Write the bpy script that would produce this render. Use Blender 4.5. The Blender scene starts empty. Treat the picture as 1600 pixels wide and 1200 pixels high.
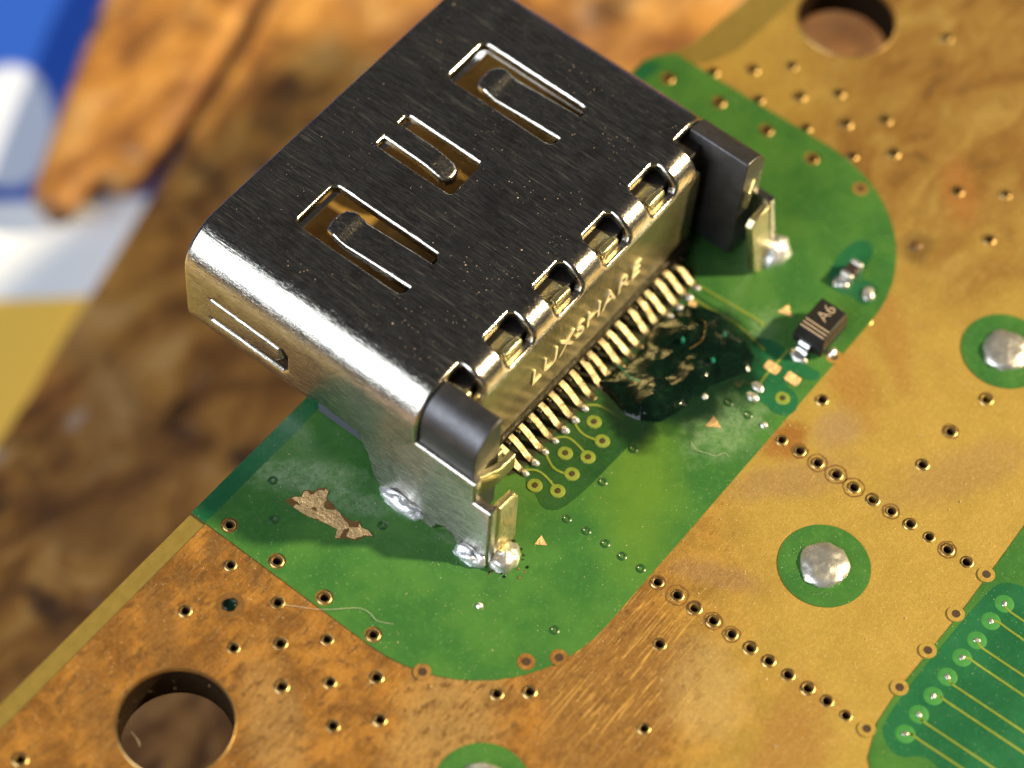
import bpy, bmesh, math, random
from mathutils import Vector, Matrix, Euler, noise
from mathutils.geometry import delaunay_2d_cdt
random.seed(7)
C = bpy.context.scene.collection
sc = bpy.context.scene
S = 0.1                      # code is in millimetres; 1 Blender unit = 1 cm
sc.unit_settings.system = 'METRIC'; sc.unit_settings.scale_length = 0.01

# ------------------------------------------------------------------ camera
CAMP = Vector((-39.5727, -21.6291, 69.6657)); CAMR = Euler((0.564375, -0.0598437, -0.908043)); FPX = 4143.61
cam = bpy.data.cameras.new('camera'); camo = bpy.data.objects.new('camera', cam); C.objects.link(camo)
camo.location = CAMP * S; camo.rotation_euler = CAMR
cam.lens = 36 * FPX / 1600; cam.sensor_width = 36; cam.clip_start = 0.05; cam.clip_end = 500
cam.dof.use_dof = True; cam.dof.focus_distance = 79.8 * S; cam.dof.aperture_fstop = 0.38
sc.camera = camo
_M = CAMR.to_matrix()
def px(u, v, z=0.0):
    """photo pixel -> point (mm) on the horizontal plane at height z"""
    d = _M @ Vector(((u - 800) / FPX, -(v - 600) / FPX, -1))
    t = (z - CAMP.z) / d.z
    p = CAMP + d * t
    return (p.x, p.y)

# ------------------------------------------------------------------ world and lamps (a bench by a window)
w = bpy.data.worlds.new('World'); sc.world = w; w.use_nodes = True
w.node_tree.nodes['Background'].inputs[0].default_value = (0.68, 0.68, 0.70, 1)
w.node_tree.nodes['Background'].inputs[1].default_value = 0.085
def aim(o, frm, to):
    o.location = Vector(frm) * S
    o.rotation_euler = (Vector(to) - Vector(frm)).to_track_quat('-Z', 'Y').to_euler()
key = bpy.data.lights.new('key_lamp', 'SPOT'); key.energy = 2300000; key.color = (1.0, 0.80, 0.48)
key.shadow_soft_size = 4.0; key.spot_size = math.radians(40); key.spot_blend = 0.3
ko = bpy.data.objects.new('key_lamp', key); C.objects.link(ko)
KD = Vector((0.60, -0.60, 0.56)).normalized()
aim(ko, KD * 1500, (0, 0, 0))
win = bpy.data.lights.new('window_light', 'AREA'); win.energy = 150000; win.color = (0.86, 0.93, 1.0)
win.shape = 'RECTANGLE'; win.size = 95; win.size_y = 70
wo = bpy.data.objects.new('window_light', win); C.objects.link(wo)
aim(wo, Vector((-0.82, 0.26, 0.46)).normalized() * 1000, (0, 0, 0))
vs = sc.view_settings; vs.view_transform = 'Standard'; vs.look = 'None'; vs.exposure = 0; vs.gamma = 1
sc.render.engine = 'CYCLES'

# ------------------------------------------------------------------ material helpers
class NT:
    def __init__(s, name):
        s.m = bpy.data.materials.new(name); s.m.use_nodes = True
        s.t = s.m.node_tree; s.b = s.t.nodes['Principled BSDF']; s._co = None
    def n(s, typ, **kw):
        x = s.t.nodes.new('ShaderNode' + typ)
        for k, v in kw.items(): setattr(x, k, v)
        return x
    def l(s, a, b): s.t.links.new(a, b)
    def co(s):      # object coordinates in millimetres
        if s._co is None:
            g = s.n('TexCoord'); m = s.n('VectorMath', operation='SCALE'); m.inputs[3].default_value = 1 / S
            s.l(g.outputs['Object'], m.inputs[0]); s._co = m.outputs[0]
        return s._co
    def mapped(s, loc=(0, 0, 0), rot=(0, 0, 0), scale=(1, 1, 1), typ='POINT'):
        m = s.n('Mapping', vector_type=typ); m.inputs[1].default_value = loc; m.inputs[2].default_value = rot; m.inputs[3].default_value = scale
        s.l(s.co(), m.inputs[0]); return m.outputs[0]
    def noise(s, scale, detail=3, rough=.55, vec=None, dist=0):
        x = s.n('TexNoise'); x.inputs['Scale'].default_value = scale; x.inputs['Detail'].default_value = detail
        x.inputs['Roughness'].default_value = rough; x.inputs['Distortion'].default_value = dist
        s.l(vec if vec is not None else s.co(), x.inputs['Vector']); return x.outputs['Fac']
    def ramp(s, f, stops, interp='LINEAR'):
        r = s.n('ValToRGB'); r.color_ramp.interpolation = interp
        el = r.color_ramp.elements
        while len(el) < len(stops): el.new(.5)
        for e, (p, c) in zip(el, stops):
            e.position = p; e.color = (*c, 1) if not isinstance(c, (int, float)) else (c, c, c, 1)
        s.l(f, r.inputs[0]); return r.outputs[0]
    def step(s, f, a, b):
        m = s.n('MapRange', interpolation_type='SMOOTHSTEP'); m.inputs[1].default_value = a; m.inputs[2].default_value = b
        s.l(f, m.inputs[0]); return m.outputs[0]
    def mix(s, f, a, b, blend='MIX'):
        m = s.n('Mix', data_type='RGBA', blend_type=blend)
        for sock, v in ((m.inputs[0], f), (m.inputs[6], a), (m.inputs[7], b)):
            if hasattr(v, 'is_linked'): s.l(v, sock)
            elif isinstance(v, (int, float)): sock.default_value = v if sock.type == 'VALUE' else (v, v, v, 1)
            else: sock.default_value = (*v, 1)
        return m.outputs[2]
    def math(s, op, a, b=None):
        m = s.n('Math', operation=op)
        for i, v in enumerate((a, b)):
            if v is None: continue
            if hasattr(v, 'is_linked'): s.l(v, m.inputs[i])
            else: m.inputs[i].default_value = v
        return m.outputs[0]
    def ell(s, c, rx, ry, ang=0, soft=.45, warp=.35, wscale=.8):
        """soft-edged patch of its own shape: 1 inside an uneven ellipse (mm)"""
        v = s.mapped(loc=(c[0], c[1], 0), rot=(0, 0, ang), scale=(rx, ry, 1e6), typ='TEXTURE')
        ln = s.n('VectorMath', operation='LENGTH'); s.l(v, ln.inputs[0])
        nz = s.noise(wscale, 3)
        f = s.math('ADD', ln.outputs['Value'], s.math('MULTIPLY', s.math('SUBTRACT', nz, .5), warp * 3))
        return s.step(f, 1 + soft, 1 - soft)
    def bump(s, h, dist=.02, strength=1, prev=None):
        b = s.n('Bump'); b.inputs['Strength'].default_value = strength; b.inputs['Distance'].default_value = dist * S
        s.l(h, b.inputs['Height'])
        if prev is not None: s.l(prev, b.inputs['Normal'])
        return b.outputs[0]
    def out(s, color=None, metal=0, rough=.5, normal=None, spec=None, coat=0, coat_rough=.1, aniso=None):
        for k, v in (('Base Color', color), ('Metallic', metal), ('Roughness', rough), ('Specular IOR Level', spec), ('Coat Weight', coat), ('Coat Roughness', coat_rough), ('Anisotropic', aniso)):
            if v is None: continue
            k = s.b.inputs[k]
            if hasattr(v, 'is_linked'): s.l(v, k)
            elif isinstance(v, (int, float)): k.default_value = v
            else: k.default_value = (*v, 1)
        if normal is not None: s.l(normal, s.b.inputs['Normal'])
        return s.m

def m_copper():
    t = NT('tarnished_copper')
    big = t.noise(.16, 5, .6, dist=.6); mid = t.noise(.7, 5, .65, dist=.4); fine = t.noise(9, 2, .6)
    gold = t.mix(mid, (.51, .345, .062), (.57, .39, .074))
    brown = t.mix(t.step(mid, .36, .64), (.22, .080, .012), (.52, .225, .030))
    # browner towards the mounting hole by the board's edge, golden further in
    sep = t.n('SeparateXYZ'); t.l(t.co(), sep.inputs[0])
    lin = t.math('ADD', t.math('MULTIPLY', sep.outputs[0], .614), t.math('MULTIPLY', sep.outputs[1], -.787))
    lin = t.math('ADD', lin, t.math('MULTIPLY', t.math('SUBTRACT', big, .5), 7))
    col = t.mix(t.step(lin, -.5, 5.2), brown, gold)
    # the far corner is streaked with heat tint
    far = t.ell((17.5, -2.5), 8.5, 6.0, .3, .5, .4, .4)
    st = t.noise(.9, 4, .6, t.mapped(rot=(0, 0, .75), scale=(.45, .9, 1)), .9)
    col = t.mix(t.math('MULTIPLY', far, .95), col, t.ramp(st, [(.30, (.14, .060, .012)), (.43, (.27, .125, .022)), (.56, (.34, .20, .042)), (.72, (.48, .32, .085))]))
    # stains and wipe marks
    for (u, v), rx, ry, a, c, k in [
        ((955, 1085), 3.0, 2.0, .2, (.30, .14, .030), .95), ((1230, 1180), 2.4, 1.0, .3, (.40, .20, .045), .8),
        ((700, 1130), 3.0, 1.4, .3, (.52, .34, .12), .6), ((1120, 900), 1.3, .42, -1.15, (.36, .21, .09), .75),
        ((1235, 750), 2.0, .6, -.7, (.38, .24, .11), .6), ((1500, 740), 2.4, .8, -.5, (.42, .26, .10), .55),
        ((1310, 670), .9, .6, 0, (.45, .30, .17), .6), ((1330, 590), 1.6, .75, .9, (.44, .20, .04), .6),
        ((1225, 690), .8, .5, 0, (.36, .13, .02), .85), ((1390, 520), 2.2, .55, .85, (.42, .20, .04), .55),
        ((1430, 388), .62, .5, 0, (.16, .09, .02), .85), ((1100, 1080), 1.6, 1.1, .6, (.60, .43, .16), .6),
        ((430, 1140), 2.2, .8, .9, (.46, .30, .12), .5), ((250, 975), 2.3, .5, .95, (.20, .085, .02), .75),
        ((150, 1110), 2.2, .45, .9, (.22, .09, .02), .7), ((335, 850), .55, .3, .6, (.16, .07, .02), .85),
        ((285, 900), .45, .22, .8, (.18, .08, .02), .8), ((395, 890), .6, .22, .8, (.24, .11, .03), .6), ((1500, 300), 1.3, .6, .7, (.42, .16, .03), .7)]:
        col = t.mix(t.math('MULTIPLY', t.ell(px(u, v), rx, ry, a, .18 if u == 955 else .5, .4, .7 if u == 955 else 1.3), k), col, c)
    # dark pitting
    pit = t.noise(2.6, 4, .7, t.mapped(rot=(0, 0, .8), scale=(.7, 1.5, 1)))
    col = t.mix(t.math('MULTIPLY', t.math('MULTIPLY', t.step(pit, .54, .62), t.step(lin, 5, -1)), .85), col, (.15, .062, .016))
    pit2 = t.noise(4.5, 5, .75, t.mapped(loc=(4, 4, 0), rot=(0, 0, .8), scale=(.35, 1.6, 1)))
    col = t.mix(t.math('MULTIPLY', t.math('MULTIPLY', t.step(pit2, .52, .62), t.step(lin, 4, -2)), .7), col, (.20, .085, .02))
    gr_ = t.noise(30, 2, .6)
    col = t.mix(t.step(gr_, .38, .62), t.mix(.20, col, (.12, .05, .0)), t.mix(.06, col, (1, .75, .35)))
    # burnished scratches
    scr = t.noise(7, 3, .7, t.mapped(rot=(0, 0, math.radians(-62)), scale=(.12, 2.2, 1)))
    sm = t.math('MULTIPLY', t.ell(px(960, 1060), 2.7, 1.8, .3, .5, .3), t.step(scr, .56, .66))
    scx = t.noise(5, 3, .7, t.mapped(loc=(3, 1, 0), rot=(0, 0, math.radians(-50)), scale=(.06, 2.6, 1)))
    sm = t.math('MULTIPLY', t.math('MAXIMUM', sm, t.math('MULTIPLY', t.ell(px(990, 1040), 3.4, 2.2, .1, .6, .4), t.step(scx, .60, .66))), .85)
    col = t.mix(sm, col, (.85, .50, .12))
    scr2 = t.noise(10, 2, .6, t.mapped(rot=(0, 0, math.radians(40)), scale=(.05, 2, 1)))
    col = t.mix(t.math('MULTIPLY', t.step(scr2, .60, .72), .3), col, (.70, .42, .12))
    col = t.mix(t.math('MULTIPLY', t.step(fine, .40, .70), .35), t.mix(.22, col, (.1, .04, .0)), t.mix(.22, col, (.80, .55, .20)))
    sp = t.noise(22, 1, .5)
    col = t.mix(t.step(sp, .74, .78), col, (1, .85, .55))  # glitter of the metal painted as bright specks
    nrm = t.bump(t.noise(14, 3, .7), .012, .7); nrm = t.bump(scr, .006, .5, nrm)
    ro = t.math('ADD', t.math('MULTIPLY', mid, .25), .33)
    return t.out(col, .38, ro, nrm, .5)

def m_mask(name, a, b, painted_haze=True):
    t = NT(name)
    col = t.mix(t.step(t.noise(.5, 3), .35, .65), a, b)
    col = t.mix(t.math('MULTIPLY', t.step(t.noise(5, 3, .7), .5, .75), .25), col, tuple(x * 1.6 for x in b))
    col = t.mix(t.step(t.noise(26, 1), .745, .78), col, (.55, .60, .35))
    if painted_haze:  # pale reflected haze painted into the mask colour
        for (u, v), rx, ry, an, k in [((470, 745), 1.6, .5, -.95, .30), ((1130, 660), 1.3, 1.1, 0, .24), ((740, 840), 1.0, .3, -.9, .14), ((560, 790), 1.0, .35, -1.0, .2), ((1190, 515), .8, .4, .3, .18)]:
            f = t.math('MULTIPLY', t.ell(px(u, v), rx, ry, an, .6, .6, 2.2), t.math('MULTIPLY', t.step(t.noise(6, 4, .8), .25, .7), k))
            col = t.mix(f, col, (.50, .58, .42))
        hi = t.math('MULTIPLY', t.ell(px(1000, 760), 2.6, 1.1, .6, .7, .3), .6)
        col = t.mix(hi, col, (.115, .21, .02))
    ro = t.math('ADD', t.math('MULTIPLY', t.noise(3, 4, .7), .25), .16)
    nrm = t.bump(t.noise(3.5, 3, .6), .02, .35); nrm = t.bump(t.noise(20, 2), .005, .5, nrm)
    return t.out(col, 0, ro, nrm, .5)

def m_brushed():
    t = NT('brushed_steel')
    br = t.noise(9, 3, .6, t.mapped(scale=(2.2, .14, 2.2))); br2 = t.noise(22, 2, .6, t.mapped(scale=(1.6, .10, 1.6)))
    col = t.mix(t.step(br2, .35, .65), (.34, .32, .285), (.62, .59, .52))
    col = t.mix(t.math('MULTIPLY', t.step(t.noise(.9, 4, .65), .5, .72), .5), col, (.20, .17, .15))
    gr = t.math('MULTIPLY', t.step(t.noise(5, 3, .75), .60, .72), t.step(t.noise(.6, 2), .45, .62))
    col = t.mix(t.math('MULTIPLY', gr, .6), col, (.10, .075, .05))
    peel = t.noise(13, 2, .5)
    sz = t.n('SeparateXYZ'); t.l(t.co(), sz.inputs[0]); fz = t.step(sz.outputs[2], 5.02, 4.3)
    nrm = t.bump(br, .010, .55); nrm = t.bump(br2, .007, .7, nrm); nrm = t.bump(t.math('MULTIPLY', peel, t.math('ADD', .25, fz)), .012, .6, nrm)
    ro = t.math('ADD', t.math('MULTIPLY', br2, .20), t.math('ADD', .07, t.math('MULTIPLY', gr, .3)))
    st = t.math('MULTIPLY', t.step(t.noise(17, 3, .6, t.mapped(loc=(5, 2, 1), scale=(.95, .04, .95))), .58, .68), t.step(t.noise(.5, 3, .6), .30, .60))
    sp = t.math('MULTIPLY', t.step(t.noise(24, 2, .6), .62, .70), t.step(t.noise(.7, 3, .6, t.mapped(loc=(9, 3, 2))), .42, .62))
    dirt = t.math('MAXIMUM', t.math('MULTIPLY', st, .08), t.math('MULTIPLY', sp, .10))
    col = t.mix(dirt, col, (.62, .52, .40))
    return t.out(col, t.math('SUBTRACT', 1, t.math('MULTIPLY', dirt, .75)), t.math('ADD', t.math('ADD', ro, t.math('MULTIPLY', fz, .07)), t.math('MULTIPLY', dirt, .4)), nrm)

def m_metal(name, col, rough, bump=.01, scale=12, metal=1.0, spots=None, aniso=None):
    t = NT(name)
    n1 = t.noise(scale, 3, .65, t.mapped(scale=aniso) if aniso else None); n2 = t.noise(1.4, 4, .6)
    c = t.mix(t.step(n2, .35, .7), tuple(x * .72 for x in col), col)
    if spots: c = t.mix(t.math('MULTIPLY', t.step(t.noise(4.2, 4, .75), .52, .66), .85), c, spots)
    ro = t.math('ADD', t.math('MULTIPLY', n1, rough * .6), rough * .6)
    return t.out(c, metal, ro, t.bump(n1, bump, .8))

def m_plain(name, col, rough=.5, var=.25, scale=6, bump=.008, metal=0, coat=0, spec=.5):
    t = NT(name)
    n = t.noise(scale, 4, .65)
    c = t.mix(n, tuple(x * (1 - var) for x in col), tuple(min(1, x * (1 + var)) for x in col))
    return t.out(c, metal, t.math('ADD', t.math('MULTIPLY', n, rough * .4), rough * .8), t.bump(n, bump, .6), spec, coat)

def m_wood():
    t = NT('scorched_wood')
    g = t.noise(.45, 6, .68, t.mapped(rot=(0, 0, .29), scale=(.55, 1.1, 1)), .7); b = t.noise(.12, 4, .6, dist=.8); f = t.noise(1.6, 4, .7)
    col = t.ramp(g, [(.32, (.055, .022, .008)), (.44, (.28, .115, .026)), (.54, (.50, .235, .045)), (.70, (.68, .41, .15))])
    col = t.mix(t.step(b, .38, .60), t.mix(.5, col, (.14, .058, .022)), col)
    painted_shade = t.ell(px(130, 820, -20.5), 13, 9, -.6, .5, .35, .12)  # the board's shade painted dark into the wood colour
    painted_shade = t.math('MAXIMUM', painted_shade, t.math('MULTIPLY', t.math('MAXIMUM', t.ell(px(1330, 40, -20.5), 5, 4, 0, .3, .2, .2), t.ell(px(280, 1140, -20.5), 5, 4, 0, .3, .2, .2)), 2.4))  # more painted shade where the wood shows through the mounting holes
    col = t.mix(t.math('MULTIPLY', painted_shade, .26), col, t.mix(t.step(g, .38, .62), (.035, .017, .011), (.19, .095, .045)))
    col = t.mix(t.math('MULTIPLY', t.step(t.noise(.32, 4, .65), .56, .68), .85), col, (.035, .02, .016))
    col = t.mix(t.math('MULTIPLY', t.step(t.noise(.40, 3, .6, t.mapped(loc=(31, 7, 0))), .63, .72), .5), col, (.38, .33, .30))
    col = t.mix(t.math('MULTIPLY', t.step(f, .5, .75), .5), col, t.mix(.5, col, (.03, .015, .01)))
    return t.out(col, 0, .5, t.bump(g, .4, .8), .35)

def m_print():
    t = NT('printed_paper')
    # printed bands: yellow, white, blue, with a white patch in the blue
    up = Vector((px(60, 100, -22.3)[0] - px(60, 500, -22.3)[0], px(60, 100, -22.3)[1] - px(60, 500, -22.3)[1], 0))
    L = up.length; o = px(60, 500, -22.3)
    d = t.n('VectorMath', operation='DOT_PRODUCT'); d.inputs[1].default_value = tuple(up.normalized())
    sub = t.n('VectorMath', operation='SUBTRACT'); sub.inputs[1].default_value = (o[0], o[1], 0); t.l(t.co(), sub.inputs[0]); t.l(sub.outputs[0], d.inputs[0])
    f = t.math('DIVIDE', d.outputs['Value'], L)
    yel = (.92, .58, .10); wh = (.82, .86, .93); bl = (.020, .085, .46)
    c = t.mix(t.step(f, .07, .09), yel, wh)
    c = t.mix(t.step(f, .44, .46), c, bl)
    e = t.ell(px(15, 195, -22.3), 3.3, 1.9, .75, .08, .1, .2); c = t.mix(t.math('MULTIPLY', e, t.step(f, .44, .46)), c, (.56, .62, .78))
    return t.out(c, 0, .45, None, .4)

def m_pin():
    t = NT('tarnished_pin'); oi = t.n('ObjectInfo'); r = oi.outputs['Random']
    a4 = t.n('TexNoise', noise_dimensions='4D'); a4.inputs['Scale'].default_value = 5; a4.inputs['Detail'].default_value = 4; a4.inputs['Roughness'].default_value = .7
    t.l(t.co(), a4.inputs['Vector']); t.l(t.math('MULTIPLY', r, 40), a4.inputs['W']); n = a4.outputs['Fac']
    c = t.mix(r, (.11, .092, .052), (.22, .185, .11))
    c = t.mix(t.math('MULTIPLY', t.step(n, .50, .64), .8), c, (.07, .045, .02))
    c = t.mix(t.step(n, .30, .24), c, (.55, .40, .18))
    return t.out(c, .95, t.math('ADD', .26, t.math('MULTIPLY', n, .3)), t.bump(n, .03, .8))
def m_resin():
    t = NT('burnt_resin')
    n = t.noise(2.2, 5, .7); c = t.ramp(n, [(.3, (.0015, .004, .003)), (.58, (.003, .012, .007)), (.78, (.010, .035, .016))])
    return t.out(c, 0, t.math('ADD', .06, t.math('MULTIPLY', t.step(n, .45, .75), .08)), t.bump(t.noise(3.2, 3, .55), .05, .6), .22)
def m_film():
    t = NT('resin_film')
    n = t.noise(1.6, 5, .7)
    e1 = t.ell(px(1060, 585), 1.7, 1.15, .8, .6, .35, 1.2); e2 = t.ell(px(1130, 560), 1.35, .85, .8, .6, .35, 1.2); e3 = t.ell(px(985, 640), 1.25, .6, .9, .6, .4, 1.2)
    a = t.math('MAXIMUM', t.math('MAXIMUM', e1, e2), t.math('MULTIPLY', e3, .8))
    t.l(t.math('MULTIPLY', a, .93), t.b.inputs['Alpha'])
    return t.out(t.mix(n, (.003, .012, .006), (.008, .040, .016)), 0, .3, t.bump(n, .02, .5))

MAT = dict(
    copper=m_copper(),
    mask=m_mask('green_solder_mask', (.034, .122, .026), (.056, .160, .030)),
    mask_dark=m_mask('dark_green_solder_mask', (.014, .062, .016), (.024, .085, .020), False),
    mask_teal=m_mask('bluish_green_solder_mask', (.011, .092, .034), (.017, .118, .044), False),
    mask_lr=m_mask('light_green_pad', (.040, .19, .045), (.06, .24, .055), False),
    mask_pad=m_mask('masked_copper_pad', (.16, .22, .03), (.22, .28, .045), False),
    laminate=m_plain('amber_laminate', (.19, .135, .030), .35, .3, 3),
    rim=m_metal('plated_rim', (.62, .42, .17), .42, .01),
    barrel=m_plain('via_barrel', (.045, .022, .009), .6, .4, 10),
    wall=m_plain('hole_wall', (.014, .008, .004), .8, .6, 4, .05, spec=.05),
    barecop=m_metal('scraped_copper', (.86, .56, .25), .45, .14, 6, .3, (.62, .36, .14)),
    solder=m_metal('solder', (.86, .84, .78), .40, .014, 6, .85, (.62, .58, .50)),
    solder_w=m_metal('bright_solder', (.92, .93, .95), .40, .03, 8, .75),
    steel=m_brushed(),
    side=m_metal('polished_steel', (.58, .57, .55), .16, .006, 9, 1, None, (.12, .12, 2.5)),
    rear=m_metal('gold_tinted_steel', (.58, .52, .29), .24, .024, 9, .88, (.38, .33, .14), (2.2, 1, .25)),  # gold reflected from the board is tinted into the steel colour
    ear=m_metal('dark_sleeve', (.11, .108, .115), .48, .010, 16, .85),
    plastic=m_plain('black_plastic', (.014, .012, .011), .5, .3, 14, .01, spec=.25),
    tongue=m_metal('contact_plate', (.62, .38, .10), .4, .02, 8, .4),
    grey=m_plain('grey_plastic', (.055, .06, .075), .6, .4, 18, .01),
    foot=m_metal('resin_coated_housing', (.034, .028, .012), .40, .04, 7, .5, (.008, .006, .003)),
    pin=m_pin(),
    flux=m_resin(), film=m_film(),
    fluxg=m_plain('green_resin', (.01, .22, .12), .15, .4, 6, .05),
    grime=m_plain('pin_grime', (.022, .026, .012), .45, .6, 6, .04),
    letter=m_metal('lit_letter_metal', (.95, .85, .56), .4, .01, 9, .2),  # light caught by the embossing is put into this brighter colour
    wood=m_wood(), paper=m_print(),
    dust=m_plain('dust', (.55, .40, .26), .8, .5, 20), lint=m_plain('lint', (.50, .45, .32), .6, .1),
    ink=m_plain('marking_ink', (.72, .55, .36), .6, .1), stain=m_plain('dark_residue', (.15, .07, .015), .5, .5, 9),
    resistor=m_plain('chip_body', (.03, .022, .018), .4, .3),
)

# ------------------------------------------------------------------ mesh helpers (mm in, Blender units out)
def link(o, parent=None):
    C.objects.link(o)
    if parent is not None: o.parent = parent
    return o
def mk(name, verts, faces, mat, parent=None, smooth=None, bevel=0, seg=2):
    me = bpy.data.meshes.new(name); me.from_pydata([(x * S, y * S, z * S) for x, y, z in verts], [], faces)
    me.validate(); bm = bmesh.new(); bm.from_mesh(me); bmesh.ops.recalc_face_normals(bm, faces=bm.faces); bm.to_mesh(me); bm.free()
    if mat: me.materials.append(MAT[mat])
    if smooth is not None:
        me.shade_smooth(); me.set_sharp_from_angle(angle=math.radians(smooth))
    o = link(bpy.data.objects.new(name, me), parent)
    if bevel:
        b = o.modifiers.new('bevel', 'BEVEL'); b.width = bevel * S; b.segments = seg; b.limit_method = 'ANGLE'; b.angle_limit = math.radians(50)
        b.harden_normals = False
    return o
def tag(o, label, cat, group=None, kind=None):
    if label: o['label'] = label
    if cat: o['category'] = cat
    if group: o['group'] = group
    if kind: o['kind'] = kind
    return o
def empty(name, loc, label, cat, group=None):
    o = bpy.data.objects.new(name, None); o.empty_display_size = .1; link(o); o.location = Vector(loc) * S
    return tag(o, label, cat, group)
def copy_of(o, parent, loc, name=None):
    c = o.copy(); C.objects.link(c); c.parent = parent; c.location = Vector(loc) * S
    if name: c.name = name
    return c
def circle(cx, cy, r, n=14, ph=0): return [(cx + r * math.cos(ph + 2 * math.pi * i / n), cy + r * math.sin(ph + 2 * math.pi * i / n)) for i in range(n)]
def rrect(x0, y0, x1, y1, r, n=4):
    o = []
    for cx, cy, a in ((x1 - r, y1 - r, 0), (x0 + r, y1 - r, 90), (x0 + r, y0 + r, 180), (x1 - r, y0 + r, 270)):
        for i in range(n + 1):
            t = math.radians(a + 90 * i / n); o.append((cx + r * math.cos(t), cy + r * math.sin(t)))
    return o
def inside(p, poly):
    x, y = p; r = False; j = len(poly) - 1
    for i in range(len(poly)):
        (xi, yi), (xj, yj) = poly[i], poly[j]
        if (yi > y) != (yj > y) and x < (xj - xi) * (y - yi) / (yj - yi) + xi: r = not r
        j = i
    return r
def tri2d(outline, holes=(), lines=()):
    pts, edges = [], []
    for loop in [outline, *holes]:
        b = len(pts); pts += [Vector(p) for p in loop]; edges += [(b + i, b + (i + 1) % len(loop)) for i in range(len(loop))]
    for ln in lines:
        b = len(pts); pts += [Vector(p) for p in ln]; edges += [(b + i, b + i + 1) for i in range(len(ln) - 1)]
    V, E_, F, *_ = delaunay_2d_cdt(pts, edges, [], 0, 1e-5)
    tris = []
    for f in F:
        c = sum((V[i] for i in f), Vector((0, 0))) / len(f); c = (c.x, c.y)
        if inside(c, outline) and not any(inside(c, h) for h in holes): tris.append(tuple(f))
    used = sorted({i for t in tris for i in t}); mp = {i: k for k, i in enumerate(used)}
    return [(V[i].x, V[i].y) for i in used], [tuple(mp[i] for i in t) for t in tris]
def bent(name, outline, holes, fn, mat, parent, thick=0, lines=(), smooth=35, bevel=0, seg=2, roll=0, split=None):
    """flat cut-out (a, b) folded into space by fn(a, b, depth); rim walls close the thickness.
    roll > 0 rounds the punched edges over; split = (name, test, material) puts part of the faces in a second object"""
    V, T = tri2d(outline, holes, lines)
    n = len(V); vs_ = [fn(a, b, 0) for a, b in V]; fs = list(T); cen = [V[t[0]] for t in T]
    cen = [((V[t[0]][0] + V[t[1]][0] + V[t[2]][0]) / 3, (V[t[0]][1] + V[t[1]][1] + V[t[2]][1]) / 3) for t in T]
    if thick:
        vs_ += [fn(a, b, thick) for a, b in V]; fs += [(t[0] + n, t[2] + n, t[1] + n) for t in T]; cen += cen[:]
        cnt = {}
        for t in T:
            A_, B_, C_ = V[t[0]], V[t[1]], V[t[2]]
            o = t if (B_[0] - A_[0]) * (C_[1] - A_[1]) - (B_[1] - A_[1]) * (C_[0] - A_[0]) > 0 else (t[0], t[2], t[1])
            for i in range(3):
                a, b = o[i], o[(i + 1) % 3]; cnt.setdefault((min(a, b), max(a, b)), []).append((a, b))
        rim = [v[0] for v in cnt.values() if len(v) == 1]
        if not roll:
            for a, b in rim: fs.append((b, a, a + n, b + n)); cen.append(V[a])
        else:
            nor = {}
            for a, b in rim:
                d = Vector((V[b][0] - V[a][0], V[b][1] - V[a][1]))
                if d.length < 1e-7: continue
                d.normalize(); o = Vector((d.y, -d.x))
                nor.setdefault(a, []).append(o); nor.setdefault(b, []).append(o)
            idx = {}; K = 5
            for i, ns in nor.items():
                m = sum(ns, Vector((0, 0)))
                m = m.normalized() if m.length > 1e-6 else ns[0]
                m = m / max(.5, m.dot(ns[0])); idx[i] = [i]
                for k in range(1, K + 1):
                    th = math.pi / 2 * k / K; q = roll * math.sin(th)
                    idx[i].append(len(vs_)); vs_.append(fn(V[i][0] + m.x * q, V[i][1] + m.y * q, roll * (1 - math.cos(th))))
                idx[i].append(len(vs_)); vs_.append(fn(V[i][0] + m.x * roll, V[i][1] + m.y * roll, thick)); idx[i].append(i + n)
            for a, b in rim:
                if a in idx and b in idx:
                    for k in range(K + 2): fs.append((idx[b][k], idx[a][k], idx[a][k + 1], idx[b][k + 1])); cen.append(V[a] if not split or split[1](V[a]) == split[1](V[b]) else ((V[a][0] + V[b][0]) / 2, (V[a][1] + V[b][1]) / 2))
    if split:
        r = []
        for nm, m_, keep in ((name, mat, False), (split[0], split[2], True)):
            sel = [f for f, c in zip(fs, cen) if bool(split[1](c)) == keep]; u = sorted({i for f in sel for i in f}); mp = {i: k for k, i in enumerate(u)}
            r.append(mk(nm, [vs_[i] for i in u], [tuple(mp[i] for i in f) for f in sel], m_, parent, smooth, 0, seg))
        return r
    return mk(name, vs_, fs, mat, parent, smooth, bevel, seg)
def sheet(name, outline, holes, ztop, thick, mat, parent, bevel=0, smooth=35):
    return bent(name, outline, holes, lambda a, b, d: (a, b, ztop - d), mat, parent, thick, smooth=smooth, bevel=bevel)
def box(name, x0, x1, y0, y1, z0, z1, mat, parent, bevel=.03, taper=0):
    t = taper
    v = [(x0, y0, z0), (x1, y0, z0), (x1, y1, z0), (x0, y1, z0), (x0 + t, y0 + t, z1), (x1 - t, y0 + t, z1), (x1 - t, y1 - t, z1), (x0 + t, y1 - t, z1)]
    return mk(name, v, [(3, 2, 1, 0), (4, 5, 6, 7), (0, 1, 5, 4), (1, 2, 6, 5), (2, 3, 7, 6), (3, 0, 4, 7)], mat, parent, 40, bevel)
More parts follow.
